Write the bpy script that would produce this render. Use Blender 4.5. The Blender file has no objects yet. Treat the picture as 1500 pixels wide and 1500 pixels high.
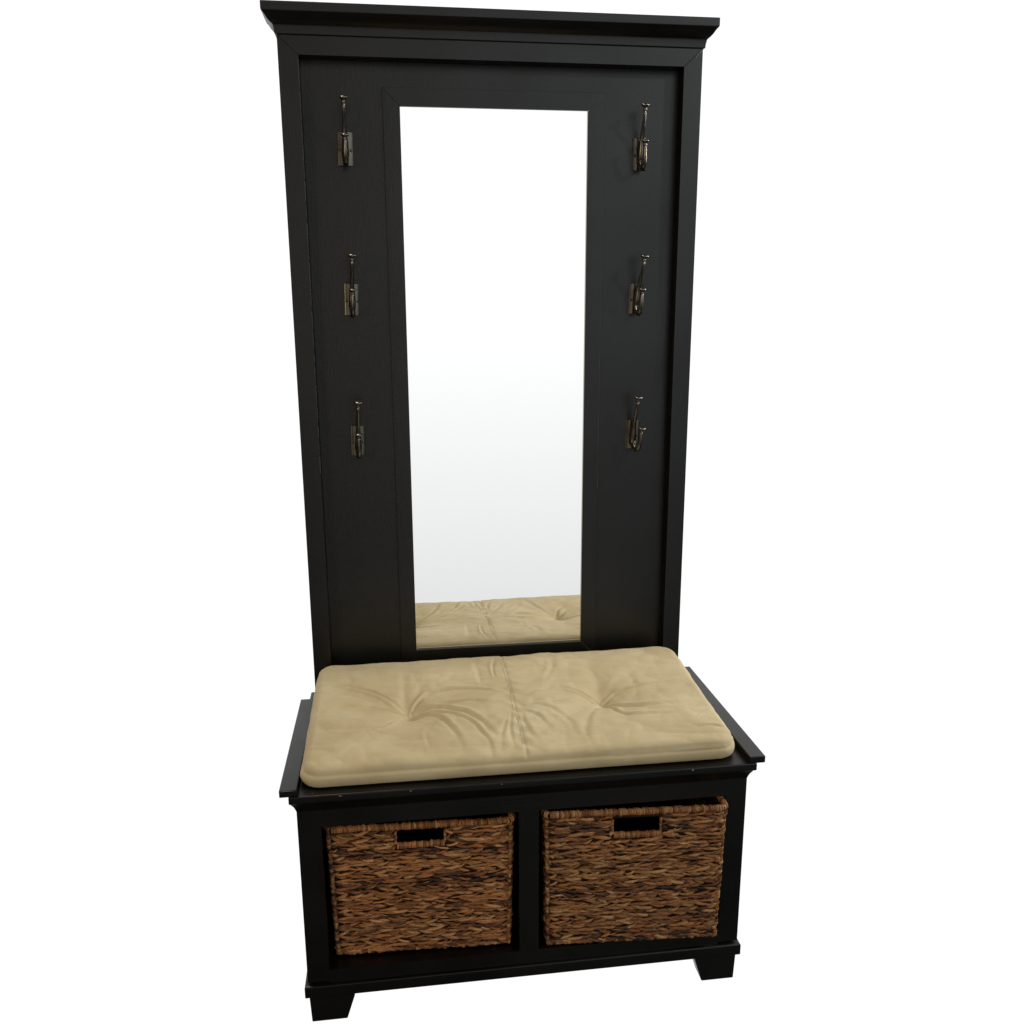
import bpy, bmesh, math, random
from mathutils import Vector, Matrix, noise
random.seed(7)
scene = bpy.context.scene
COL = scene.collection

# ------------------------------------------------------------------ helpers
def link(o, parent=None):
    COL.objects.link(o)
    if parent is not None:
        o.parent = parent
    return o

def tag(o, label, cat, group=None):
    o['label'] = label; o['category'] = cat
    if group: o['group'] = group
    return o

def empty(name, loc=(0, 0, 0), rz=0.0):
    o = bpy.data.objects.new(name, None)
    o.location = loc; o.rotation_euler = (0, 0, rz); o.empty_display_size = .05
    return link(o)

def mesh_obj(name, bm, mats, parent=None, smooth=False, bevel=0.0, seg=2, loc=None):
    me = bpy.data.meshes.new(name)
    bmesh.ops.recalc_face_normals(bm, faces=bm.faces[:])
    bm.to_mesh(me); bm.free()
    if not isinstance(mats, (list, tuple)): mats = [mats]
    for m in mats: me.materials.append(m)
    if smooth:
        for p in me.polygons: p.use_smooth = True
    o = bpy.data.objects.new(name, me)
    if loc: o.location = loc
    link(o, parent)
    if bevel > 0:
        b = o.modifiers.new('bevel', 'BEVEL'); b.width = bevel; b.segments = seg
        b.limit_method = 'ANGLE'; b.angle_limit = math.radians(35); b.harden_normals = False
        for p in me.polygons: p.use_smooth = True
        try:
            for e in me.edges: pass
            w = o.modifiers.new('wn', 'WEIGHTED_NORMAL'); w.keep_sharp = True
        except Exception: pass
    return o

def box(bm, x0, x1, y0, y1, z0, z1, mi=0):
    r = bmesh.ops.create_cube(bm, size=1.0)
    for v in r['verts']:
        v.co = Vector((x0 + (v.co.x + .5) * (x1 - x0), y0 + (v.co.y + .5) * (y1 - y0), z0 + (v.co.z + .5) * (z1 - z0)))
    fs = set(f for v in r['verts'] for f in v.link_faces)
    for f in fs: f.material_index = mi
    return fs

def boxobj(name, dims, mat, parent, bevel=.0015, label=None):
    bm = bmesh.new(); box(bm, *dims)
    o = mesh_obj(name, bm, mat, parent, bevel=bevel)
    if label: o['label'] = label
    return o

def prism(bm, pts, axis, a0, a1, mi=0):
    """extrude a closed 2-D polygon (list of (u,v)) along axis from a0 to a1"""
    def P(u, v, w):
        return {'x': (w, u, v), 'y': (u, w, v), 'z': (u, v, w)}[axis]
    A = [bm.verts.new(P(u, v, a0)) for u, v in pts]
    B = [bm.verts.new(P(u, v, a1)) for u, v in pts]
    n = len(pts); fs = []
    for i in range(n):
        fs.append(bm.faces.new((A[i], A[(i + 1) % n], B[(i + 1) % n], B[i])))
    fs.append(bm.faces.new(A[::-1])); fs.append(bm.faces.new(B))
    for f in fs: f.material_index = mi
    return fs

def sweep_u(bm, prof, hw, yback, closed_top=True):
    """sweep profile (out, z) round three sides (left, front, right) of a case of half width hw whose
    front is at y=prof_y0; 'out' is distance outside the case face. mitred corners."""
    rows = []
    for out, z in prof:
        rows.append([bm.verts.new((-(hw + out), yback[1], z)), bm.verts.new((-(hw + out), yback[0] - out, z)),
                     bm.verts.new(((hw + out), yback[0] - out, z)), bm.verts.new(((hw + out), yback[1], z))])
    n = len(rows)
    for i in range(n):
        j = (i + 1) % n
        for k in range(3):
            bm.faces.new((rows[i][k], rows[i][k + 1], rows[j][k + 1], rows[j][k]))
    bm.faces.new([r[0] for r in rows]); bm.faces.new([r[3] for r in rows][::-1])

def tube(bm, pts, radii, n=10, mi=0, cap=True, flat=None, colf=None, lay=None):
    pts = [Vector(p) for p in pts]
    if not hasattr(radii, '__len__'): radii = [radii] * len(pts)
    up = Vector((0, 0, 1)); rings = []
    prevn = None
    for i, p in enumerate(pts):
        t = (pts[min(i + 1, len(pts) - 1)] - pts[max(i - 1, 0)])
        if t.length < 1e-9: t = Vector((0, 0, 1))
        t.normalize()
        if prevn is None:
            a = Vector((1, 0, 0)) if abs(t.x) < .9 else Vector((0, 0, 1))
            nn = (a - t * a.dot(t)).normalized()
        else:
            nn = (prevn - t * prevn.dot(t)).normalized()
        prevn = nn; b = t.cross(nn)
        ring = []
        for k in range(n):
            an = 2 * math.pi * k / n
            ring.append(bm.verts.new(p + nn * (math.cos(an) * radii[i]) + b * (math.sin(an) * radii[i])))
        rings.append(ring)
    fs = []
    for i in range(len(rings) - 1):
        for k in range(n):
            f = bm.faces.new((rings[i][k], rings[i][(k + 1) % n], rings[i + 1][(k + 1) % n], rings[i + 1][k]))
            f.material_index = mi; f.smooth = True; fs.append(f)
    if cap:
        fs.append(bm.faces.new(rings[0][::-1])); fs.append(bm.faces.new(rings[-1]))
    return fs

def lathe(bm, prof, origin, axis, n=20):
    """prof: (radius, height) along axis from origin"""
    axis = Vector(axis).normalized(); a = Vector((1, 0, 0)) if abs(axis.x) < .9 else Vector((0, 1, 0))
    u = (a - axis * a.dot(axis)).normalized(); w = axis.cross(u); o = Vector(origin)
    rings = [[bm.verts.new(o + axis * h + (u * math.cos(2 * math.pi * k / n) + w * math.sin(2 * math.pi * k / n)) * r) for k in range(n)] for r, h in prof]
    for i in range(len(rings) - 1):
        for k in range(n):
            f = bm.faces.new((rings[i][k], rings[i][(k + 1) % n], rings[i + 1][(k + 1) % n], rings[i + 1][k])); f.smooth = True
    bm.faces.new(rings[0][::-1]); bm.faces.new(rings[-1])

# ------------------------------------------------------------------ materials
def new_mat(name):
    m = bpy.data.materials.new(name); m.use_nodes = True
    nt = m.node_tree; nt.nodes.clear()
    out = nt.nodes.new('ShaderNodeOutputMaterial'); b = nt.nodes.new('ShaderNodeBsdfPrincipled')
    nt.links.new(b.outputs[0], out.inputs[0])
    return m, nt, b

def N(nt, t, **kw):
    n = nt.nodes.new(t)
    for k, v in kw.items():
        if k.startswith('i_'): n.inputs[k[2:].replace('_', ' ')].default_value = v
        else: setattr(n, k, v)
    return n

def ramp(nt, stops):
    r = nt.nodes.new('ShaderNodeValToRGB'); e = r.color_ramp.elements
    while len(e) < len(stops): e.new(.5)
    for i, (p, c) in enumerate(stops):
        e[i].position = p; e[i].color = tuple(c) + (1,) if len(c) == 3 else c
    return r

def paint(name, grain_scale=(60, 60, 4), base=(.0036, .0032, .0026)):
    m, nt, b = new_mat(name); L = nt.links.new
    tc = N(nt, 'ShaderNodeTexCoord'); mp = N(nt, 'ShaderNodeMapping'); mp.inputs['Scale'].default_value = grain_scale
    L(tc.outputs['Object'], mp.inputs[0])
    g = N(nt, 'ShaderNodeTexNoise'); g.inputs['Scale'].default_value = 6; g.inputs['Detail'].default_value = 6
    L(mp.outputs[0], g.inputs['Vector'])
    c = N(nt, 'ShaderNodeTexNoise'); c.inputs['Scale'].default_value = 5; c.inputs['Detail'].default_value = 5
    L(tc.outputs['Object'], c.inputs['Vector'])
    cr = ramp(nt, [(.3, [x * .8 for x in base]), (.7, [x * 1.45 for x in base])]); L(c.outputs[0], cr.inputs[0]); L(cr.outputs[0], b.inputs['Base Color'])
    rr = N(nt, 'ShaderNodeMapRange'); rr.inputs[1].default_value = .3; rr.inputs[2].default_value = .7; rr.inputs[3].default_value = .31; rr.inputs[4].default_value = .42
    L(c.outputs[0], rr.inputs[0]); L(rr.outputs[0], b.inputs['Roughness'])
    f = N(nt, 'ShaderNodeTexNoise'); f.inputs['Scale'].default_value = 420; f.inputs['Detail'].default_value = 3
    L(tc.outputs['Object'], f.inputs['Vector'])
    ad = N(nt, 'ShaderNodeMath', operation='ADD'); L(g.outputs[0], ad.inputs[0]); L(f.outputs[0], ad.inputs[1])
    bp = N(nt, 'ShaderNodeBump'); bp.inputs['Strength'].default_value = .30; bp.inputs['Distance'].default_value = .0006
    L(ad.outputs[0], bp.inputs['Height']); L(bp.outputs[0], b.inputs['Normal'])
    b.inputs['Specular IOR Level'].default_value = .42
    return m
P_V = paint('black_paint_upright')
P_H = paint('black_paint_horizontal', (4, 60, 60))

def simple(name, col, rough=.5, metal=0.0, spec=.5):
    m, nt, b = new_mat(name)
    b.inputs['Base Color'].default_value = (*col, 1); b.inputs['Roughness'].default_value = rough
    b.inputs['Metallic'].default_value = metal; b.inputs['Specular IOR Level'].default_value = spec
    return m
CHIP = simple('bare_wood_chip', (.42, .36, .27), .7)
JOINT_HILITE = simple('worn_joint_and_highlight', (.10, .10, .095), .6)
RUB_HILITE = simple('rubbed_edge_highlight', (.085, .080, .070), .5)
CAV = simple('dark_gap', (.004, .004, .004), .9, spec=.1)
MIRROR = simple('silvered_glass', (.97, .975, .975), .0, 1.0)
MEDGE = simple('glass_bevel', (.42, .40, .33), .12, 1.0)

def metal_mat():
    m, nt, b = new_mat('aged_pewter'); L = nt.links.new
    tc = N(nt, 'ShaderNodeTexCoord'); n = N(nt, 'ShaderNodeTexNoise'); n.inputs['Scale'].default_value = 30; n.inputs['Detail'].default_value = 5
    L(tc.outputs['Object'], n.inputs['Vector'])
    r = ramp(nt, [(.3, (.085, .075, .060)), (.7, (.145, .128, .102))]); L(n.outputs[0], r.inputs[0]); L(r.outputs[0], b.inputs['Base Color'])
    b.inputs['Metallic'].default_value = 1
    mr = N(nt, 'ShaderNodeMapRange'); mr.inputs[3].default_value = .24; mr.inputs[4].default_value = .34; L(n.outputs[0], mr.inputs[0]); L(mr.outputs[0], b.inputs['Roughness'])
    return m
METAL = metal_mat()
PRONG = simple('polished_pewter', (.24, .225, .20), .34, 1.0)

def fabric_mat():
    m, nt, b = new_mat('khaki_cotton'); L = nt.links.new
    tc = N(nt, 'ShaderNodeTexCoord')
    n = N(nt, 'ShaderNodeTexNoise'); n.inputs['Scale'].default_value = 9; n.inputs['Detail'].default_value = 6; n.inputs['Roughness'].default_value = .6
    L(tc.outputs['Object'], n.inputs['Vector'])
    r = ramp(nt, [(.28, (.475, .382, .222)), (.5, (.545, .448, .270)), (.72, (.60, .508, .325))]); L(n.outputs[0], r.inputs[0])
    n2 = N(nt, 'ShaderNodeTexNoise'); n2.inputs['Scale'].default_value = 3.0; n2.inputs['Detail'].default_value = 3
    mp = N(nt, 'ShaderNodeMapping'); mp.inputs['Location'].default_value = (3.1, .4, 0); L(tc.outputs['Object'], mp.inputs[0]); L(mp.outputs[0], n2.inputs['Vector'])
    st = ramp(nt, [(.60, (1, 1, 1)), (.78, (.86, .80, .72))]); L(n2.outputs[0], st.inputs[0])
    mx = N(nt, 'ShaderNodeMix', data_type='RGBA', blend_type='MULTIPLY'); mx.inputs[0].default_value = 1
    L(r.outputs[0], mx.inputs[6]); L(st.outputs[0], mx.inputs[7]); L(mx.outputs[2], b.inputs['Base Color'])
    b.inputs['Roughness'].default_value = .9; b.inputs['Specular IOR Level'].default_value = .2
    b.inputs['Sheen Weight'].default_value = .15; b.inputs['Sheen Roughness'].default_value = .5
    w1 = N(nt, 'ShaderNodeTexWave', wave_type='BANDS', bands_direction='X'); w1.inputs['Scale'].default_value = 260; w1.inputs['Distortion'].default_value = 1.5
    w2 = N(nt, 'ShaderNodeTexWave', wave_type='BANDS', bands_direction='Y'); w2.inputs['Scale'].default_value = 260; w2.inputs['Distortion'].default_value = 1.5
    L(tc.outputs['Object'], w1.inputs['Vector']); L(tc.outputs['Object'], w2.inputs['Vector'])
    a = N(nt, 'ShaderNodeMath', operation='ADD'); L(w1.outputs['Fac'], a.inputs[0]); L(w2.outputs['Fac'], a.inputs[1])
    n3 = N(nt, 'ShaderNodeTexNoise'); n3.inputs['Scale'].default_value = 38; n3.inputs['Detail'].default_value = 5
    L(tc.outputs['Object'], n3.inputs['Vector'])
    b1 = N(nt, 'ShaderNodeBump'); b1.inputs['Strength'].default_value = .5; b1.inputs['Distance'].default_value = .0022; L(n3.outputs[0], b1.inputs['Height'])
    b2 = N(nt, 'ShaderNodeBump'); b2.inputs['Strength'].default_value = .3; b2.inputs['Distance'].default_value = .0003; L(a.outputs[0], b2.inputs['Height']); L(b1.outputs[0], b2.inputs['Normal'])
    L(b2.outputs[0], b.inputs['Normal'])
    return m
FABRIC = fabric_mat()
THREAD = simple('seam_thread', (.36, .31, .20), .9)

def straw_mat():
    m, nt, b = new_mat('dried_banana_leaf'); L = nt.links.new
    at = N(nt, 'ShaderNodeAttribute', attribute_name='tint')
    tc = N(nt, 'ShaderNodeTexCoord'); mp = N(nt, 'ShaderNodeMapping'); mp.inputs['Scale'].default_value = (40, 120, 300)
    L(tc.outputs['Object'], mp.inputs[0])
    n = N(nt, 'ShaderNodeTexNoise'); n.inputs['Scale'].default_value = 3; n.inputs['Detail'].default_value = 4; L(mp.outputs[0], n.inputs['Vector'])
    r = ramp(nt, [(.3, (.55, .5, .5)), (.7, (1.25, 1.2, 1.15))]); L(n.outputs[0], r.inputs[0])
    mx = N(nt, 'ShaderNodeMix', data_type='RGBA', blend_type='MULTIPLY'); mx.inputs[0].default_value = 1
    L(at.outputs['Color'], mx.inputs[6]); L(r.outputs[0], mx.inputs[7]); L(mx.outputs[2], b.inputs['Base Color'])
    b.inputs['Roughness'].default_value = .55; b.inputs['Specular IOR Level'].default_value = .35
    bp = N(nt, 'ShaderNodeBump'); bp.inputs['Strength'].default_value = .5; bp.inputs['Distance'].default_value = .0008; L(n.outputs[0], bp.inputs['Height']); L(bp.outputs[0], b.inputs['Normal'])
    return m
STRAW = straw_mat()
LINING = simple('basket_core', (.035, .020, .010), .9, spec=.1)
HOLE = simple('basket_inside', (.012, .008, .005), .95, spec=.05)

# ------------------------------------------------------------------ dimensions (metres, from a camera fit)
A, B, ZT = .4767, .4331, 2.0332          # tower outer / recess half widths, recess top
CM, MM, MZ1, MZ0 = .2557, .2171, 1.9413, .6340
H = 2.1304; ZS = .5488; RR = .5042; D = -.4979; YB = -.476; W = .4755
YP = .034                                 # recessed panel plane
YK = .060                                 # back of the tower

tree = empty('hall_tree', (0, 0, 0))
tag(tree, 'tall black painted hall tree with tall mirror, coat hooks and storage bench', 'hall tree')

# ---- tower
tower = []
bm = bmesh.new(); box(bm, -B, B, YP, YK, .5, ZT); back = mesh_obj('back_panel', bm, P_V, tree)
for s in (-1, 1):
    x0, x1 = sorted((s * A, s * (B)))
    bm = bmesh.new(); prism(bm, [(s * A, 0), (s * A, 2.0728), (s * B, ZT), (s * B, 0)], 'y', 0, YK + .003)
    if s < 0:      # rubbed paint and a painted edge highlight along the left post's inner arris
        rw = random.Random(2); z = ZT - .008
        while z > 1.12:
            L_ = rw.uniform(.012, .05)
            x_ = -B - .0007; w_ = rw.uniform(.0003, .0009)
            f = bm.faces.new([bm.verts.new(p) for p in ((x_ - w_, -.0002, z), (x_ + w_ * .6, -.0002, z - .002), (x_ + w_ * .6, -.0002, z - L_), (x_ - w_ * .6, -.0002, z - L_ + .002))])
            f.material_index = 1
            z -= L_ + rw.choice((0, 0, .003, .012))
    mesh_obj('upright_post', bm, [P_V, RUB_HILITE], tree, bevel=.0007)
bm = bmesh.new(); prism(bm, [(-A, 2.0730), (A, 2.0730), (B, ZT + .0002), (-B, ZT + .0002)], 'y', 0.0, YK + .002)
mesh_obj('frieze_board', bm, P_H, tree, bevel=.0006, seg=1)
# crown moulding
bm = bmesh.new()
prof = [(-.02, 2.0725), (.0030, 2.0725), (.0042, 2.0737), (.0046, 2.080), (.0060, 2.0870), (.0068, 2.0905), (.0085, 2.0918), (.0130, 2.0950), (.0172, 2.0995),
        (.0205, 2.1045), (.0235, 2.1085), (.0262, 2.1110), (.0275, 2.1135), (.0275, H - .0012), (.0263, H), (-.02, H)]
sweep_u(bm, prof, A, (0.0, YK + .003))
mesh_obj('crown_moulding', bm, P_H, tree, bevel=.0006, seg=1)
bm = bmesh.new(); box(bm, -A + .015, A - .015, .01, YK, 2.074, H - .001); mesh_obj('crown_cap', bm, P_H, tree)
# mirror frame : four mitred boards standing proud of the panel
yf = .0270
fz1, fz0 = MZ1 + (CM - MM), MZ0 - (CM - MM)
def mitred(name, quad, mat):
    bm = bmesh.new()
    a = [bm.verts.new((x, yf, z)) for x, z in quad]; b = [bm.verts.new((x, YP + .001, z)) for x, z in quad]
    bm.faces.new(a); bm.faces.new(b[::-1])
    for i in range(4): bm.faces.new((a[i], a[(i + 1) % 4], b[(i + 1) % 4], b[i]))
    return mesh_obj(name, bm, mat, mf, bevel=.0004, seg=1)
mf = None
bm = bmesh.new()
box(bm, -MM - .002, MM + .002, .0315, .0335, MZ0 - .002, MZ1 + .002)
mirror = mesh_obj('mirror', bm, MIRROR, tree)
mirror['label'] = 'tall frameless mirror glass set in the back panel'
mf = empty('mirror_frame'); mf.parent = tree
g = .0003
mitred('frame_board', [(-CM, fz1), (CM, fz1), (MM, MZ1), (-MM, MZ1)], P_H)
mitred('frame_board', [(-CM, fz0), (-MM, MZ0), (MM, MZ0), (CM, fz0)], P_H)
mitred('frame_board', [(-CM, fz1 - g), (-MM, MZ1 - g), (-MM, MZ0 + g), (-CM, fz0 + g)], P_V)
mitred('frame_board', [(CM, fz1 - g), (CM, fz0 + g), (MM, MZ0 + g), (MM, MZ1 - g)], P_V)
# ground glass edge of the mirror
bm = bmesh.new(); e = .0032
for q in ((MM - e * .7, MM, MZ0, MZ1),): box(bm, q[0], q[1], .0305, .0314, q[2], q[3])
box(bm, -MM + e, MM - e, .0305, .0314, MZ0, MZ0 + e * 1.6)
o = mesh_obj('mirror_bevel', bm, MEDGE, mirror)
# worn mitre lines, plus a painted highlight on the frame edge
def stroke(bm, p, q, y, w, mi=0):
    p = Vector((p[0], y, p[1])); q = Vector((q[0], y, q[1])); d = (q - p).normalized(); n = Vector((-d.z, 0, d.x)) * w
    vs = [bm.verts.new(c) for c in (p - n * .4, q - n, q + n, p + n * .4)]
    up = [bm.verts.new(v.co + Vector((0, -.0003, 0))) for v in vs]
    for f in (up, vs[::-1]): bm.faces.new(f).material_index = mi
    for i in range(4): bm.faces.new((vs[i], vs[(i + 1) % 4], up[(i + 1) % 4], up[i])).material_index = mi
bm = bmesh.new()
stroke(bm, (MM + .004, MZ1 + .004), (CM - .004, fz1 - .004), yf, .00035)
stroke(bm, (CM - .0015, fz1 - .03), (CM - .0015, 1.05), yf, .00028)  # bevel highlight painted down the right board's outer edge
stroke(bm, (MM + .001, MZ0 - .001), (CM - .006, fz0 + .006), yf, .0006)
mesh_obj('joint_line', bm, JOINT_HILITE, mf)
bm = bmesh.new()
stroke(bm, (A - .017, ZT + .020), (A - .0025, ZT + .0360), -.0001, .0006)
mesh_obj('joint_line', bm, simple('open_joint', (.30, .28, .23), .6), tree)

# ---- coat hooks (fixed to the tower : parts of it)
def make_hook():
    r = empty('coat_hook')
    bm = bmesh.new(); prism(bm, [(-.0178, 0), (-.0170, -.0016), (-.0095, -.0040), (.0095, -.0040), (.0170, -.0016), (.0178, 0)], 'z', -.036, .036)
    p = mesh_obj('mounting_plate', bm, METAL, r, bevel=.0008)
    # upper arm sweeping up and out
    bm = bmesh.new()
    pts = [(0, -.002, -.022), (0, -.010, -.014), (0, -.014, .000), (0, -.0165, .014), (0, -.021, .030), (0, -.030, .048), (0, -.0405, .064), (0, -.047, .078), (0, -.050, .090)]
    rad = [.0082, .0086, .0080, .0068, .0054, .0044, .0038, .0034, .0033]
    tube(bm, pts, rad, 12)
    lathe(bm, [(.0032, -.004), (.0055, -.002), (.0036, .0006), (.0042, .003), (.0085, .0062), (.0100, .0078), (.0100, .0098), (.0070, .0114), (.0001, .0122)], (0, -.0505, .0895), (0, -.25, 1), 20)
    mesh_obj('upper_prong', bm, PRONG, r)
    bm = bmesh.new()
    pts = [(0, -.004, -.004), (0, -.011, -.018), (0, -.018, -.029), (0, -.0275, -.0345), (0, -.0375, -.031), (0, -.0440, -.020), (0, -.0475, -.006), (0, -.0490, .008), (0, -.0495, .014)]
    rad = [.0066, .0074, .0072, .0066, .0058, .0050, .0044, .0038, .0035]
    tube(bm, pts, rad, 12)
    lathe(bm, [(.0032, -.004), (.0052, -.0025), (.0036, 0), (.0042, .002), (.0078, .0048), (.0090, .0062), (.0090, .0080), (.006, .0095), (.0001, .010)], (0, -.0498, .0145), (0, -.18, 1), 20)
    mesh_obj('lower_prong', bm, PRONG, r)
    for sx in (-1, 1):
        bm = bmesh.new()
        lathe(bm, [(.0032, 0), (.0032, .0006), (.002, .0013), (.0001, .0015)], (sx * .0125, -.0036, -.003), (0, -1, 0), 12)
        mesh_obj('screw_head', bm, METAL, r)
    return r
proto = make_hook()
names = {(-1, 0): 'top hook left of the mirror', (-1, 1): 'middle hook left of the mirror', (-1, 2): 'lowest hook left of the mirror',
         (1, 0): 'top hook right of the mirror', (1, 1): 'middle hook right of the mirror', (1, 2): 'lowest hook right of the mirror, its lower prong turned aside'}
first = True; rj = random.Random(5)
kids = list(proto.children)
for s in (-1, 1):
    for i, z in enumerate((1.8490, 1.5173, 1.1838)):
        if first: h = proto; first = False
        else:
            h = proto.copy(); COL.objects.link(h)
            for c in kids:
                k = c.copy(); COL.objects.link(k); k.parent = h
        h.parent = tree; h.location = (s * .3430, YP - .0002, z)
        h['label'] = names[(s, i)]; h.rotation_euler = (0, rj.uniform(-.035, .035), rj.uniform(-.10, .10))
        if (s, i) == (1, 2):
            for k in h.children:
                if k.name.startswith('lower_prong'): k.rotation_euler = (0, 0, .28)

# ---- bench
ZO1, ZO0, OX, OI = .4644, .126, .4294, .0211
seat = mesh_obj('seat_board', (lambda b: (box(b, -.487, .487, D, -.001, ZS - .017, ZS), b)[1])(bmesh.new()), [P_H, CHIP], tree, bevel=.0025, seg=3)
random.seed(3)
def chips(me, lst):
    """bare spots where the paint has flaked, as tiny facets of the board itself"""
    bm = bmesh.new(); bm.from_mesh(me)
    for x, y, z, sx, sz, up in lst:
        pts = []
        for k in range(7):
            a = 2 * math.pi * k / 7; rr = random.uniform(.6, 1.1)
            p = (math.cos(a) * sx * rr, math.sin(a) * sz * rr)
            pts.append((x + p[0], y, z + p[1]) if not up else (x + p[0], y + p[1], z))
        f = bm.faces.new([bm.verts.new(p) for p in pts]); f.material_index = 1
    bm.to_mesh(me); bm.free()
chips(seat.data, [(x, D - .0003, ZS - .004, sx, .0012, False) for x, sx in ((-.385, .0042), (-.245, .0022), (-.06, .0014), (.345, .0040))] +
      [(x, y, ZS + .0003, sx, .001, True) for x, y, sx in ((.372, -.468, .0016), (.40, -.44, .001), (-.44, -.488, .001))])
for s in (-1, 1):
    yend = -.066 if s < 0 else -.004
    bm = bmesh.new(); x0, x1 = sorted((s * .4695, s * RR))
    pr = [(D, ZS + .0006), (D, ZS + .0162), (yend - .012, ZS + .0162), (yend - .004, ZS + .0125), (yend, ZS + .0006)]
    prism(bm, pr, 'x', x0, x1)
    rl = mesh_obj('side_rail', bm, [P_V, CHIP], tree, bevel=.0018, seg=3)
    if s < 0: chips(rl.data, [((x0 + x1) / 2, D - .0004, ZS + .0148, (x1 - x0) * .42, .0005, False)])
# cove moulding under the seat
bm = bmesh.new(); zt = ZS - .0175
prof = [(-.01, zt), (.0112, zt), (.0104, zt - .004), (.0080, zt - .009), (.0050, zt - .014), (.0026, zt - .020), (.0008, zt - .026), (-.0005, zt - .029), (-.01, zt - .029)]
sweep_u(bm, prof, W, (YB, -.002)); mesh_obj('seat_moulding', bm, P_H, tree, bevel=.0005, seg=1)
# case
FT = .020
for s in (-1, 1):
    x0, x1 = sorted((s * W, s * OX)); boxobj('front_stile', (x0, x1, YB, YB + FT, .099, ZS - .018), P_V, tree, bevel=0)
    x0, x1 = sorted((s * (W - .0005), s * (W - .016))); boxobj('side_panel', (x0, x1, YB + FT + .0003, -.001, .066, ZS - .018), P_V, tree)
boxobj('centre_stile', (-OI, OI, YB, YB + FT, ZO0, ZO1), P_V, tree, bevel=0)
boxobj('top_rail', (-OX, OX, YB, YB + FT, ZO1, ZS - .018), P_H, tree, bevel=0)
boxobj('bottom_rail', (-OX, OX, YB, YB + FT, .07, ZO0), P_H, tree, bevel=0)
boxobj('bottom_board', (-W + .016, W - .016, YB + FT + .0004, -.012, .095, ZO0 - .002), P_H, tree)
boxobj('divider', (-.009, .009, YB + FT + .0004, -.012, ZO0 - .001, ZS - .0185), P_V, tree)
boxobj('back_board', (-W + .017, W - .017, -.011, -.003, .07, ZS - .0185), P_V, tree)
# base moulding
bm = bmesh.new()
prof = [(-.015, .0655), (.0060, .0655), (.0068, .067), (.0068, .0905), (.0050, .0925), (.0010, .0935), (-.0005, .0937), (-.015, .0937)]
sweep_u(bm, prof, W, (YB, -.002)); mesh_obj('base_moulding', bm, P_H, tree, bevel=.0005, seg=1)
# bracket feet
for s in (-1, 1):
    for yy, f in ((YB - .0005, 1), (-.05, 0)):
        bm = bmesh.new()
        prism(bm, [(s * (W - .001), .0652), (s * .377, .0652), (s * .379, .0545), (s * .3965, 0), (s * (W - .004), 0)], 'y', yy, yy + .042)
        mesh_obj('foot', bm, P_V, tree, bevel=.002)

# ------------------------------------------------------------------ cushion
def unproj_list(l): return l
TUFTS = [(-.238, -.266), (.209, -.266)]
HX, HY, TH, CR = .4565, .2285, .060, .040
CYC = -.2445
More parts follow.
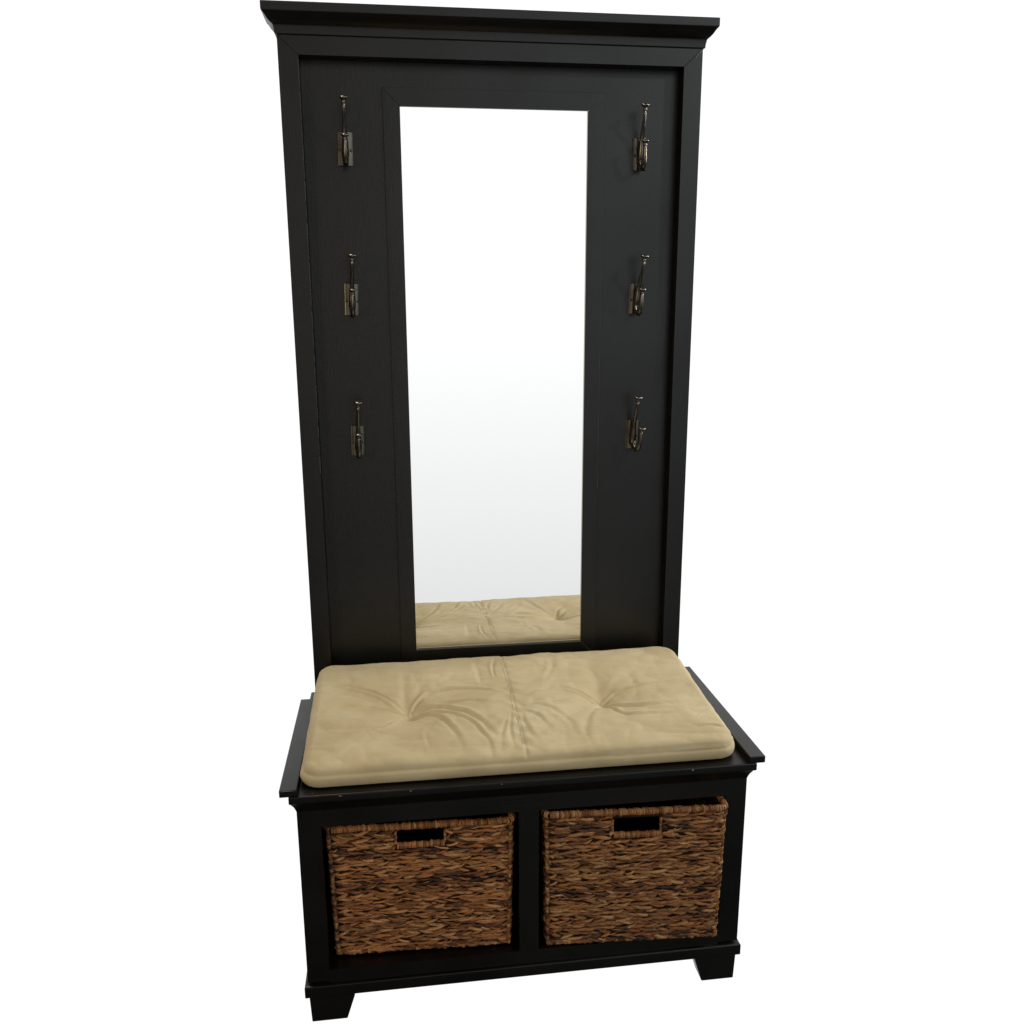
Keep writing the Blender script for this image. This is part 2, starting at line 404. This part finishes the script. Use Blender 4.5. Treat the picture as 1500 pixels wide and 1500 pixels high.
# folds: (points in world xy, depth, width, ridge)
FOLDS = [
    ([(-0.2382, -0.2727), (-0.2218, -0.2361), (-0.1925, -0.2073), (-0.1439, -0.1953), (-0.0801, -0.2044), (-0.0215, -0.2277)], 0.0060, 0.0055, 0.0045),
    ([(-0.2321, -0.2736), (-0.1872, -0.2659), (-0.1319, -0.2946), (-0.0864, -0.3481), (-0.0532, -0.4224)], 0.0037, 0.0077, 0.0031),
    ([(-0.2323, -0.2839), (-0.1818, -0.3148), (-0.1498, -0.3778), (-0.1327, -0.4589)], 0.0034, 0.0083, 0.0024),
    ([(-0.2353, -0.28), (-0.1659, -0.3001), (-0.1086, -0.345), (-0.0781, -0.425), (-0.0748, -0.4728)], 0.0027, 0.0060, 0.0022),
    ([(-0.2261, -0.2779), (-0.179, -0.2565), (-0.1009, -0.2568), (-0.0405, -0.2796)], 0.003, 0.0055, 0.0025),
    ([(-0.2518, -0.2638), (-0.2526, -0.1988), (-0.25, -0.1218), (-0.2374, -0.0617)], 0.0020, 0.0130, 0.0003),
    ([(-0.2564, -0.2562), (-0.303, -0.2064), (-0.3839, -0.1499), (-0.4612, -0.139)], 0.004, 0.008, 0.004),
    ([(-0.2581, -0.2768), (-0.3254, -0.2534), (-0.4094, -0.2486), (-0.4643, -0.275)], 0.0034, 0.0075, 0.0032),
    ([(-0.2537, -0.2911), (-0.3014, -0.3374), (-0.3595, -0.3484), (-0.433, -0.3317)], 0.0028, 0.008, 0.0025),
    ([(-0.2408, -0.2513), (-0.2105, -0.1745), (-0.186, -0.1309)], 0.0010, 0.0117, 0.0004),
    ([(-0.1745, -0.1641), (-0.1402, -0.1374), (-0.1227, -0.0781)], 0.0011, 0.0125, 0.0004),
    ([(-0.0695, -0.179), (-0.0708, -0.1065), (-0.0738, -0.0285)], 0.0015, 0.0094, 0.0009),
    ([(-0.0337, -0.1525), (-0.0318, -0.091), (-0.0176, -0.0276)], 0.0025, 0.005, 0.002),
    ([(-0.0148, -0.3214), (-0.0269, -0.3888), (-0.0252, -0.4623)], 0.0022, 0.0066, 0.0014),
    ([(-0.026, -0.3367), (-0.0459, -0.3987), (-0.0554, -0.4639)], 0.0018, 0.0079, 0.0013),
    ([(0.0078, -0.3246), (0.01, -0.3812), (0.0291, -0.4461)], 0.0019, 0.0079, 0.0013),
    ([(0.0179, -0.3088), (0.0428, -0.3464), (0.0641, -0.4141)], 0.0017, 0.0079, 0.0013),
    ([(0.0302, -0.2895), (0.0659, -0.3016), (0.1013, -0.3613), (0.1157, -0.4369)], 0.0017, 0.0092, 0.0010),
    ([(0.2028, -0.2852), (0.1576, -0.2418), (0.1042, -0.2229), (0.0285, -0.2385)], 0.0042, 0.007, 0.0045),
    ([(0.202, -0.2887), (0.1484, -0.2848), (0.085, -0.283), (0.0308, -0.2754)], 0.0028, 0.006, 0.003),
    ([(0.2045, -0.2782), (0.2093, -0.2029), (0.2035, -0.1245), (0.2042, -0.0412)], 0.0020, 0.0204, 0.0002),
    ([(0.2051, -0.2892), (0.2438, -0.2578), (0.3075, -0.2363), (0.4117, -0.2157)], 0.0066, 0.0045, 0.0040),
    ([(0.2104, -0.2935), (0.2513, -0.3207), (0.3126, -0.3294), (0.4296, -0.3173)], 0.0032, 0.0075, 0.0035),
    ([(0.2156, -0.2724), (0.2563, -0.2095), (0.3097, -0.1688), (0.3678, -0.1479)], 0.0011, 0.0151, 0.0007),
    ([(0.2056, -0.3001), (0.2347, -0.3531), (0.3005, -0.3692), (0.3777, -0.3733)], 0.0026, 0.008, 0.002),
    ([(0.1994, -0.2992), (0.1631, -0.3464), (0.1361, -0.4116), (0.1263, -0.4687)], 0.0016, 0.0104, 0.0010),
    ([(0.3895, -0.428), (0.4182, -0.4256), (0.4392, -0.435)], 0.003, 0.0045, 0.003),
    ([(0.4055, -0.384), (0.4337, -0.3674), (0.4534, -0.3493)], 0.002, 0.0055, 0.002),
    ([(0.0889, -0.1699), (0.1162, -0.1121), (0.1284, -0.0258)], 0.0014, 0.0096, 0.0014),
    ([(-0.3586, -0.3704), (-0.3229, -0.3598), (-0.2793, -0.3784)], 0.0018, 0.0045, 0.0018),
    ([(-0.202, -0.4375), (-0.2073, -0.3916), (-0.1955, -0.3523)], 0.0009, 0.0078, 0.0006)]
def seg_dist(px, py, ax, ay, bx, by):
    dx, dy = bx - ax, by - ay; L2 = dx * dx + dy * dy
    t = 0 if L2 == 0 else max(0, min(1, ((px - ax) * dx + (py - ay) * dy) / L2))
    qx, qy = ax + dx * t, ay + dy * t
    return math.hypot(px - qx, py - qy), t, (dx * (py - ay) - dy * (px - ax))
def smooth_poly(pts, n=6):
    out = []
    P = [pts[0]] + list(pts) + [pts[-1]]
    for i in range(1, len(P) - 2):
        p0, p1, p2, p3 = P[i - 1], P[i], P[i + 1], P[i + 2]
        for k in range(n):
            t = k / n
            out.append(tuple(.5 * ((2 * p1[j]) + (-p0[j] + p2[j]) * t + (2 * p0[j] - 5 * p1[j] + 4 * p2[j] - p3[j]) * t * t + (-p0[j] + 3 * p1[j] - 3 * p2[j] + p3[j]) * t ** 3) for j in (0, 1)))
    out.append(pts[-1]); return out
SF = []
for pts, dep, wid, rid in FOLDS:
    pts = [(px, py + .032 * math.exp(-min(math.hypot(px - tx, py - ty + .034) for tx, ty in TUFTS) / .13)) for px, py in pts]
    q = smooth_poly(pts); xs = [p[0] for p in q]; ys = [p[1] for p in q]; m = wid * 4
    SF.append((q, dep, wid, rid, (min(xs) - m, max(xs) + m, min(ys) - m, max(ys) + m)))
def top_height(x, y):
    """x, y world -> z above the seat for the top sheet, without edge rounding"""
    z = .050 + .036 * (y + .473) / .457 + .004 * x
    # pillow crown, quilted into two pads by the centre seam
    for tx, ty in TUFTS:
        d = math.hypot((x - tx), (y - ty) * 1.05)
        z -= .020 * math.exp(-(d / .024) ** 1.2) + .014 * math.exp(-(d / .095) ** 2)
        z -= .008 * math.exp(-((x - tx + .004) / .034) ** 2 - ((y - ty - .034) / .040) ** 2)   # the sheet sags behind the button
        z += .004 * math.exp(-((x - tx) / .05) ** 2 - ((y - ty + .040) / .022) ** 2)
    ds = abs(x - (-.003)); z -= .0024 * math.exp(-(ds / .0035) ** 1.2) + .0018 * math.exp(-(ds / .04) ** 2)
    for q, dep, wid, rid, bb in SF:
        if not (bb[0] < x < bb[1] and bb[2] < y < bb[3]): continue
        best = 9; n = len(q) - 1
        for i in range(n):
            d, t, sd = seg_dist(x, y, *q[i], *q[i + 1])
            if d < best: best = d; bt = (i + t) / n; bs = sd
        w = wid * (.7 + .6 * bt)
        fade = min(1, (1 - bt) * 2.2 + .02) * min(1, .35 + bt * 3)
        sgn = 1 if bs > 0 else -1
        s = sgn * best / w
        z += fade * (-dep * math.exp(-s * s * 2) + rid * math.exp(-(s - 1.25) ** 2 * 1.4))
    nz = noise.noise(Vector((x * 9, y * 13, 1.3))) * .0035 + noise.noise(Vector((x * 26, y * 40, 4.3))) * .0012 * (1 + 1.2 * math.exp(-((x) / .13) ** 2))
    # puckers crowding along the centre seam
    nz += .0012 * math.exp(-(ds / .05) ** 2) * math.sin(y * 150 + 2.5 * math.sin(x * 60)) * (1 if y < -.2 else .45)
    wx = x + .03 * noise.noise(Vector((x * 6, y * 6, 7.7))); wy = y + .02 * noise.noise(Vector((x * 6, y * 6, 2.2)))
    for fx, fy, zz, am in ((7, 17, 3.3, .0017), (13, 9, 8.1, .0010), (15, 34, 5.5, .0008)):
        nz -= am * max(0, 1 - 3.2 * abs(noise.noise(Vector((wx * fx, wy * fy, zz))))) ** 1.6
    return z + nz
def build_cushion():
    bm = bmesh.new(); NX, NY = 380, 200
    gx, gy = HX, HY
    def plan(u, v, hx, hy, cr):
        x, y = u * hx, v * hy
        ax, ay = abs(x) - (hx - cr), abs(y) - (hy - cr)
        if ax > 0 and ay > 0:
            a, b = ax / cr, ay / cr
            a2, b2 = a * math.sqrt(1 - b * b / 2), b * math.sqrt(1 - a * a / 2)
            x = math.copysign(hx - cr + a2 * cr, x); y = math.copysign(hy - cr + b2 * cr, y)
        return x, y
    def edge_d(x, y, hx, hy, cr):
        ax, ay = abs(x) - (hx - cr), abs(y) - (hy - cr)
        if ax > 0 and ay > 0: return cr - math.hypot(ax, ay)
        return min(hx - abs(x), hy - abs(y))
    # squeeze: grid lines denser at the borders
    def dist(i, n):
        t = 2 * i / n - 1
        return math.copysign(1 - (1 - abs(t)) ** 1.25, t) if False else t
    V = {}
    ER = .018
    for i in range(NX + 1):
        for j in range(NY + 1):
            u, v = dist(i, NX), dist(j, NY)
            x, y = plan(u, v, gx, gy, CR)
            wx, wy = x - .0055, y + CYC
            d = max(0, edge_d(x, y, gx, gy, CR))
            z = top_height(wx, wy)
            # rolled edge + gentle shoulders
            if d < ER:
                q = 1 - d / ER; drop = ER * .85 * (1 - math.sqrt(max(0, 1 - q * q)))
            else: drop = 0
            shoulder = .004 * math.exp(-(d / .045) ** 2)
            z = z - drop - shoulder
            z = max(z, .030)
            # a little plan wobble
            wob = noise.noise(Vector((wx * 7, wy * 7, 9))) * .003
            sc = 1 + wob * (1 if d < .05 else 0) * 0
            V[i, j] = bm.verts.new((wx, wy, z))
    for i in range(NX):
        for j in range(NY):
            bm.faces.new((V[i, j], V[i + 1, j], V[i + 1, j + 1], V[i, j + 1]))
    loop = [(i, 0) for i in range(NX)] + [(NX, j) for j in range(NY)] + [(i, NY) for i in range(NX, 0, -1)] + [(0, j) for j in range(NY, 0, -1)]
    prev = [V[k] for k in loop]
    NR = 14
    topz = [v.co.z for v in prev]
    c = Vector((0, CYC, 0))
    norms = []
    n = len(loop)
    for k in range(n):
        a, b = prev[(k - 2) % n].co, prev[(k + 2) % n].co; t = (b - a); t.z = 0; t.normalize(); norms.append(Vector((t.y, -t.x, 0)))
    base = [v.co.copy() for v in prev]
    for r in range(1, NR + 1):
        f = r / NR; ring = []
        for k in range(n):
            z = topz[k] * (1 - f)
            bulge = .0065 * math.sin(math.pi * min(1, f)) ** .8
            # welt seam pinched a third of the way down
            zz = z; bulge -= .0019 * math.exp(-((zz - .027) / .0020) ** 2) - .0008 * math.exp(-((zz - .0305) / .0016) ** 2)
            if f > .85: bulge -= .006 * ((f - .85) / .15) ** 2
            p = base[k]
            bulge += noise.noise(Vector((p.x * 18, p.y * 18, z * 30))) * .0016 * math.sin(math.pi * f)
            ring.append(bm.verts.new((p.x + norms[k].x * bulge, p.y + norms[k].y * bulge, z)))
        for k in range(n):
            bm.faces.new((prev[k], ring[k], ring[(k + 1) % n], prev[(k + 1) % n]))
        prev = ring
    bm.faces.new(prev)
    return bm
bmc = build_cushion()
cushion = mesh_obj('seat_cushion', bmc, FABRIC, None, smooth=True, loc=(0, 0, ZS + .0012))
tag(cushion, 'khaki cotton box cushion with two tufts lying on the bench', 'cushion')
def zc(x, y): return top_height(x, y)
bm = bmesh.new()
yy = -.055; k = 0
while yy > -.435:
    z = zc(-.003, yy); dx = .0035 + .0012 * math.sin(yy * 40)
    for sx in (-1,):
        tube(bm, [(-.003 + sx * dx, yy, z + .0022), (-.003 + sx * dx, yy - .0022, z + .0030), (-.003 + sx * dx, yy - .0045, z + .0022)], .0006, 5)
    yy -= .0066
st = mesh_obj('seam_stitching', bm, THREAD, cushion)

# ------------------------------------------------------------------ baskets
PAL = [(.47, .198, .070), (.38, .152, .050), (.26, .100, .036), (.13, .055, .026), (.50, .25, .090), (.08, .036, .022), (.05, .026, .020), (.29, .140, .055), (.60, .33, .14)]
def tintify(bm_list): pass
def make_basket(seed, warm, w_top, w_bot, dep, h, hole):
    rnd = random.Random(seed)
    root = empty('storage_basket')
    hx0, hx1, hz0, hz1 = hole
    def pal(z, dark=0):
        band = noise.noise(Vector((seed, 0, z * 26)))          # whole rows of darker leaf
        k = rnd.random() + band * .55 + dark
        i = [4, 0, 8, 1, 7, 2, 0, 3, 5, 6][max(0, min(9, int(k * 8)))]
        c = PAL[i]; f = rnd.uniform(.8, 1.15)
        return (c[0] * f * warm[0], c[1] * f * warm[1], c[2] * f * warm[2], 1)
    def half(z): return (w_bot + (w_top - w_bot) * z / h) / 2
    # ---- woven walls
    bm = bmesh.new(); lay = bm.loops.layers.float_color.new('tint')
    def paintf(fs, c):
        for f in fs:
            for l in f.loops: l[lay] = c
    def strand(pts, radii, c, n=6):
        fs = tube(bm, pts, radii, n, cap=True); paintf(fs, c)
    def wall(maxw, xf, to3, holed, fine=True):
        rows = 32; z0 = .006; zt_ = h - .012; rh = (zt_ - z0) / rows
        pitch = .031
        for r in range(rows):
            zc_ = z0 + (r + .5) * rh
            hw = xf(zc_) - .004
            spans = [(-hw, hw)]
            if holed and hz0 - .009 < zc_ < hz1 + .010: spans = [(-hw, hx0 - .003), (hx1 + .003, hw)]
            for a, b in spans:
                # each row twined from lozenges that overlap, passing over alternate stakes
                ph = (r % 2) * .5 * pitch + rnd.uniform(-.003, .003)
                x = a - rnd.uniform(0, .6) * pitch
                slope = .0027 * (1 if r % 2 else -1)
                while x < b:
                    L = pitch * rnd.uniform(.75, 1.7)
                    xa, xb = max(a, x), min(b, x + L)
                    if xb - xa > .006:
                        c = pal(zc_); nn = 7; pts = []; rad = []
                        bow = rnd.uniform(.0025, .0052); rr = rh * rnd.uniform(.22, .43); dz = rnd.uniform(-.0018, .0018); sl = slope * rnd.uniform(.2, 2.0)
                        arc = rnd.uniform(-.0012, .0024)
                        for k in range(nn):
                            t = k / (nn - 1); s = math.sin(math.pi * t)
                            xx = xa + (xb - xa) * t
                            pts.append(to3(xx, bow * s ** .8, zc_ + dz + sl * (2 * t - 1) - arc * s + .0009 * noise.noise(Vector((xx * 50, zc_ * 90, seed))), hw))
                            rad.append(max(.0006, rr * (.38 + .62 * s ** .7) * rnd.uniform(.85, 1.15)))
                        strand(pts, rad, c)
                        for _k in range(rnd.choice((1, 2, 2, 3)) if fine else 1):    # split fibres lying beside it
                            c2 = pal(zc_, rnd.uniform(-.1, .35)); o = rnd.uniform(-1.25, 1.25) * rr; o2 = rnd.uniform(-.5, .5) * rr; sh = rnd.uniform(-.005, .005)
                            m_ = len(pts) - 1
                            strand([(p[0] + (sh if holed is False or not (hx0 - .02 < p[0] < hx1 + .02 and hz0 - .02 < p[2]) else 0), p[1], p[2] + o + o2 * (2 * i / m_ - 1)) for i, p in enumerate(pts)] if to3(0, 0, 0, 0)[0] == 0 else [(p[0], p[1], p[2] + o) for p in pts], [q * rnd.uniform(.3, .55) for q in rad], c2, 5)
                    x += pitch * rnd.uniform(.45, .85)
        if fine:
            # loose splinters crossing the rows
            for _ in range(150):
                z = rnd.uniform(.02, h - .03); hw = xf(z) - .012; x = rnd.uniform(-hw, hw - .03)
                if holed and hz0 - .015 < z < hz1 + .015 and x + .035 > hx0 - .01 and x < hx1 + .01: continue
                L = rnd.uniform(.012, .034); a = rnd.uniform(-.25, .25)
                strand([to3(x + L * t, .0052 + .0012 * math.sin(3.1 * t), z + a * L * t, hw) for t in (0, .33, .66, 1)], [.0005, .0010, .0009, .0004], pal(z, -.25), 4)
    hd = dep / 2
    def hy(z): return hd - .006 * (1 - z / h)
    wall(w_top, half, lambda x, o, z, hw: (x, -hy(z) - o, z), True)
    wall(w_top, half, lambda x, o, z, hw: (x, hy(z) + o, z), False, False)
    wall(dep, hy, lambda x, o, z, hw: (half(z) + o, x, z), False, False)
    wall(dep, hy, lambda x, o, z, hw: (-half(z) - o, x, z), False, False)
    # coiled ropes up each corner and round the foot
    def coil(path, R, pitch, squash=1.0, dark=0.0, jit=.0006):
        path = [Vector(p) for p in path]
        for a, b in zip(path[:-1], path[1:]):
            L = (b - a).length; n = max(1, int(L / pitch)); t = (b - a).normalized()
            s = Vector((0, 0, 1)) if abs(t.z) < .9 else Vector((1, 0, 0))
            u = (s - t * s.dot(t)).normalized(); v = t.cross(u)
            for k in range(n):
                c0 = a + (b - a) * ((k + .5) / n) + u * rnd.uniform(-jit, jit) + v * rnd.uniform(-jit, jit)
                R_ = R * rnd.uniform(.88, 1.12); tilt = rnd.uniform(.05, .35) * pitch * 1.3; col = pal(.1 + .2 * rnd.random(), dark)
                prev = None; m = 12; ringsets = []
                for off, rs in ((-.56, .80), (-.28, .97), (0, 1.04), (.28, .97), (.56, .80)):
                    ring = []
                    for q in range(m):
                        an = 2 * math.pi * q / m
                        ring.append(bm.verts.new(c0 + t * (off * pitch + tilt * math.sin(an)) + (u * math.cos(an) * squash + v * math.sin(an)) * R_ * rs))
                    ringsets.append(ring)
                fs = []
                for i in range(4):
                    for q in range(m):
                        f = bm.faces.new((ringsets[i][q], ringsets[i][(q + 1) % m], ringsets[i + 1][(q + 1) % m], ringsets[i + 1][q])); f.smooth = True; fs.append(f)
                paintf(fs, col)
    for sx in (-1, 1):
        for sy in (-1, 1):
            coil([(sx * (half(0) - .002), sy * (hy(0) - .001), .004), (sx * (half(h) - .002), sy * (hy(h) - .001), h - .010)], .0048, .0072, dark=.05, jit=.0012)
    c0 = half(0) - .003; d0 = hy(0) - .001
    coil([(-c0, -d0, .006), (c0, -d0, .006), (c0, d0, .006), (-c0, d0, .006), (-c0, -d0, .006)], .0050, .0068, jit=.0014)
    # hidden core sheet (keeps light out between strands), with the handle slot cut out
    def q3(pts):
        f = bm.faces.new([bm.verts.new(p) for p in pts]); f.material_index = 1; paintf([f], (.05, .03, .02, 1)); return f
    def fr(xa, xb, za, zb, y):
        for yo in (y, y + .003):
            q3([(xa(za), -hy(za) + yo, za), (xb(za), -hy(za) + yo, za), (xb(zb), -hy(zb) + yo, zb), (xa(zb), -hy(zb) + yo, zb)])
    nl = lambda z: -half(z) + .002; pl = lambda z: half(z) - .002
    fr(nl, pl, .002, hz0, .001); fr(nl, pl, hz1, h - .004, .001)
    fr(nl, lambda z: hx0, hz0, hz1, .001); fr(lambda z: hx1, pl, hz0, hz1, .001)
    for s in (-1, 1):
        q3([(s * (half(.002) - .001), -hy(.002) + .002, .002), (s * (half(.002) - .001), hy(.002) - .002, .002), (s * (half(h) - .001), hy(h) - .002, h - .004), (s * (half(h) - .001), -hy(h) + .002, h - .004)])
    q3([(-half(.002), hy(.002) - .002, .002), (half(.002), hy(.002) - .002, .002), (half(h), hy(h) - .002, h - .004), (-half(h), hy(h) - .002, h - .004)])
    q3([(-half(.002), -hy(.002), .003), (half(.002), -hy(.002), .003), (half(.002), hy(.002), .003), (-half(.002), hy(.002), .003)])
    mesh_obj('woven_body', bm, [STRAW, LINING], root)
    # ---- rim
    bm = bmesh.new(); lay = bm.loops.layers.float_color.new('tint')
    def paintf(fs, c):
        for f in fs:
            for l in f.loops: l[lay] = c
    globals_ = None
    c0 = half(h) + .001; d0 = hy(h) + .001; zr = h - .0065; q = .008
    path = [(-c0 + q, -d0, zr), (c0 - q, -d0, zr), (c0, -d0 + q, zr), (c0, d0 - q, zr), (c0 - q, d0, zr), (-c0 + q, d0, zr), (-c0, d0 - q, zr), (-c0, -d0 + q, zr), (-c0 + q, -d0, zr)]
    def coil2(path, R, pitch, dark=0.0, jit=.0006, squash=1.0):
        path = [Vector(p) for p in path]
        for a, b in zip(path[:-1], path[1:]):
            L = (b - a).length; n = max(1, int(round(L / pitch))); t = (b - a).normalized()
            s = Vector((0, 0, 1)) if abs(t.z) < .9 else Vector((1, 0, 0))
            u = (s - t * s.dot(t)).normalized(); v = t.cross(u)
            for k in range(n):
                sag = noise.noise(Vector((seed * 3, (a.x + (b.x - a.x) * k / n) * 12, 0))) * .0018
                c0_ = a + (b - a) * ((k + .5) / n) + u * (rnd.uniform(-jit, jit) + sag) + v * rnd.uniform(-jit, jit)
                R_ = R * rnd.uniform(.88, 1.14); tilt = rnd.uniform(.0, .5) * pitch; col = pal(.30, dark - .22); m = 14; RS = []
                for off, rs in ((-.54, .78), (-.27, .97), (0, 1.04), (.27, .97), (.54, .78)):
                    RS.append([bm.verts.new(c0_ + t * (off * pitch + tilt * math.sin(2 * math.pi * g_ / m)) + (u * math.cos(2 * math.pi * g_ / m) * squash + v * math.sin(2 * math.pi * g_ / m)) * R_ * rs) for g_ in range(m)])
                fs = []
                for i in range(4):
                    for g_ in range(m):
                        f = bm.faces.new((RS[i][g_], RS[i][(g_ + 1) % m], RS[i + 1][(g_ + 1) % m], RS[i + 1][g_])); f.smooth = True; fs.append(f)
                paintf(fs, col)
    coil2(path, .0074, .0050)
    mesh_obj('rim', bm, STRAW, root)
    # ---- binding round the handle slot
    bm = bmesh.new(); lay = bm.loops.layers.float_color.new('tint')
    ym = -hy(hz0) - .001
    coil2([(hx0 - .001, ym, hz0 - .0045), (hx1 + .001, ym, hz0 - .0045)], .0062, .0050, squash=1.15)
    coil2([(hx0 - .002, ym + .001, hz0), (hx0 - .002, ym, hz1)], .0028, .0050)
    coil2([(hx1 + .002, ym + .001, hz0), (hx1 + .002, ym, hz1)], .0028, .0050)
    mesh_obj('handle_binding', bm, STRAW, root)
    return root
def place_basket(o, p0, p1, dep, z):
    p0, p1 = Vector(p0), Vector(p1); d = (p1 - p0); a = math.atan2(d.y, d.x)
    n = Vector((-math.sin(a), math.cos(a))); c = (p0 + p1) / 2 + n * dep / 2
    o.location = (c.x, c.y, z); o.rotation_euler = (0, 0, a)
b1 = make_basket(11, (1.0, 1.0, 1.0), .386, .374, .39, .3155, (-.050, .049, .268, .2975))
place_basket(b1, (-.4206, -.442), (-.034, -.458), .39, ZO0 + .001)
tag(b1, 'woven banana leaf basket pushed back in the left cubby of the bench', 'basket', 'woven baskets under the bench seat')
b2 = make_basket(29, (.92, .97, 1.02), .387, .376, .39, .3300, (-.048, .052, .273, .3080))
place_basket(b2, (.0370, -.473), (.421, -.497), .39, ZO0 + .001)
tag(b2, 'woven banana leaf basket poking out of the right cubby of the bench', 'basket', 'woven baskets under the bench seat')

# ------------------------------------------------------------------ camera (solved from the photograph)
def Rm():
    rx, ry, rz = .2228, -.1272, -.0058
    def rot(ax, t):
        c, s = math.cos(t), math.sin(t)
        return Matrix([[1, 0, 0], [0, c, -s], [0, s, c]]) if ax == 0 else Matrix([[c, 0, s], [0, 1, 0], [-s, 0, c]]) if ax == 1 else Matrix([[c, -s, 0], [s, c, 0], [0, 0, 1]])
    Bm = Matrix([[1, 0, 0], [0, 0, -1], [0, 1, 0]])
    return rot(2, rz) @ rot(0, rx) @ rot(1, ry) @ Bm
R3 = Rm()
cam = bpy.data.cameras.new('camera'); co = bpy.data.objects.new('camera', cam); COL.objects.link(co)
X, Y, Z = Vector(R3[0]), Vector(R3[1]), Vector(R3[2])
M = Matrix([[X.x, -Y.x, -Z.x, -.2475], [X.y, -Y.y, -Z.y, -2.0756], [X.z, -Y.z, -Z.z, 1.4788], [0, 0, 0, 1]])
co.matrix_world = M
cam.sensor_fit = 'HORIZONTAL'; cam.sensor_width = 36; cam.lens = 1257.84 / 1500 * 36
cam.shift_x = (750 - 742.83) / 1500; cam.shift_y = (747.41 - 750) / 1500
cam.clip_start = .05; cam.clip_end = 200
scene.camera = co

# ------------------------------------------------------------------ world : plain white surround behind, added bright patches in front, dim below
w = bpy.data.worlds.new('World'); scene.world = w; w.use_nodes = True
nt = w.node_tree; nt.nodes.clear(); L = nt.links.new
tc = N(nt, 'ShaderNodeTexCoord'); sp = N(nt, 'ShaderNodeSeparateXYZ'); L(tc.outputs['Generated'], sp.inputs[0])
def mr(src, a, b, c, d, smooth=True):
    n = N(nt, 'ShaderNodeMapRange'); n.interpolation_type = 'SMOOTHSTEP' if smooth else 'LINEAR'
    n.inputs[1].default_value = a; n.inputs[2].default_value = b; n.inputs[3].default_value = c; n.inputs[4].default_value = d
    L(src, n.inputs[0]); return n.outputs[0]
def mul(a, b, op='MULTIPLY'):
    n = N(nt, 'ShaderNodeMath', operation=op)
    for i, v in enumerate((a, b)):
        if isinstance(v, float): n.inputs[i].default_value = v
        else: L(v, n.inputs[i])
    return n.outputs[0]
sx, sy, sz = sp.outputs[0], sp.outputs[1], sp.outputs[2]
backw = mul(mr(sy, .12, .42, 0.0, 1.03), mr(sz, .80, .55, 0.0, 1.0))                  # plain white background behind
front = mul(mr(sy, -.50, -.75, 0.0, 1.0), mul(mr(sz, -.42, -.37, 0.0, 1.0), mr(sz, .70, .40, 0.0, 1.0)))
zgrad = mr(sz, -.38, -.02, .74, 1.03, False)
zc_ = mr(sz, -.34, .20, .04, 1.5)
wmid = mul(mr(sx, -.09, .0, 0.0, 1.0), mr(sx, .26, .22, 0.0, 1.0))                     # added white patch that the mirror reflects
wright = mul(mul(mr(sx, .21, .25, 0.0, 1.0), mr(sx, .62, .50, 0.0, 1.0)), zc_)          # added cool patch, gives the right panels their sheen
wleft = mul(mul(mr(sx, -.0, -.04, 0.0, 1.0), mr(sx, -.95, -.80, 0.0, 1.0)), mul(zc_, .15))
patch = mul(mul(wmid, zgrad), mul(wright, wleft, 'ADD'), 'ADD')
tot = mul(backw, mul(patch, front), 'ADD'); tot = mul(tot, .018, 'ADD')
cm = N(nt, 'ShaderNodeMix', data_type='RGBA')
L(mul(mul(mr(sx, .20, .26, 0.0, 1.0), 1.0), mr(sy, 0.0, -.3, 0.0, 1.0)), cm.inputs[0])
cl = N(nt, 'ShaderNodeMix', data_type='RGBA'); L(mul(mr(sx, .0, -.05, 0.0, 1.0), mr(sy, 0.0, -.3, 0.0, 1.0)), cl.inputs[0])
cl.inputs[6].default_value = (1, 1, 1, 1); cl.inputs[7].default_value = (1.0, .90, .74, 1); L(cl.outputs[2], cm.inputs[6])
cm.inputs[7].default_value = (.88, .98, 1.0, 1)
bg = N(nt, 'ShaderNodeBackground'); L(tot, bg.inputs['Strength']); L(cm.outputs[2], bg.inputs['Color'])
ow = N(nt, 'ShaderNodeOutputWorld'); L(bg.outputs[0], ow.inputs[0])
w.cycles.sampling_method = 'MANUAL'; w.cycles.sample_map_resolution = 512

def area(name, loc, target, size, power, col, sy=None):
    l = bpy.data.lights.new(name, 'AREA'); l.size = size; l.energy = power; l.color = col
    if sy: l.shape = 'RECTANGLE'; l.size_y = sy
    o = bpy.data.objects.new(name, l); COL.objects.link(o); o.location = loc
    o.rotation_euler = (Vector(target) - Vector(loc)).to_track_quat('-Z', 'Y').to_euler(); return o
area('window_light', (3.1, .22, 1.95), (0, -.25, .65), .5, 74, (1.0, .96, .88), sy=.9)
area('overhead_fill', (-.9, -.12, 3.6), (-.1, -.25, .65), .35, 30, (1.0, .90, .72))  # added overhead fill, evens the cushion's left side
area('hall_light', (2.0, -1.5, 2.9), (.1, -.1, 1.2), .16, 20, (.93, .97, 1.0))
area('warm_front_fill', (-2.2, -2.5, 1.5), (-.1, -.3, .3), .8, 14, (1.0, .76, .48))  # added warm fill for the baskets and bench front

scene.view_settings.view_transform = 'Standard'; scene.view_settings.look = 'None'
scene.view_settings.exposure = 0; scene.view_settings.gamma = 1; scene.view_settings.use_curve_mapping = False
scene.cycles.max_bounces = 8
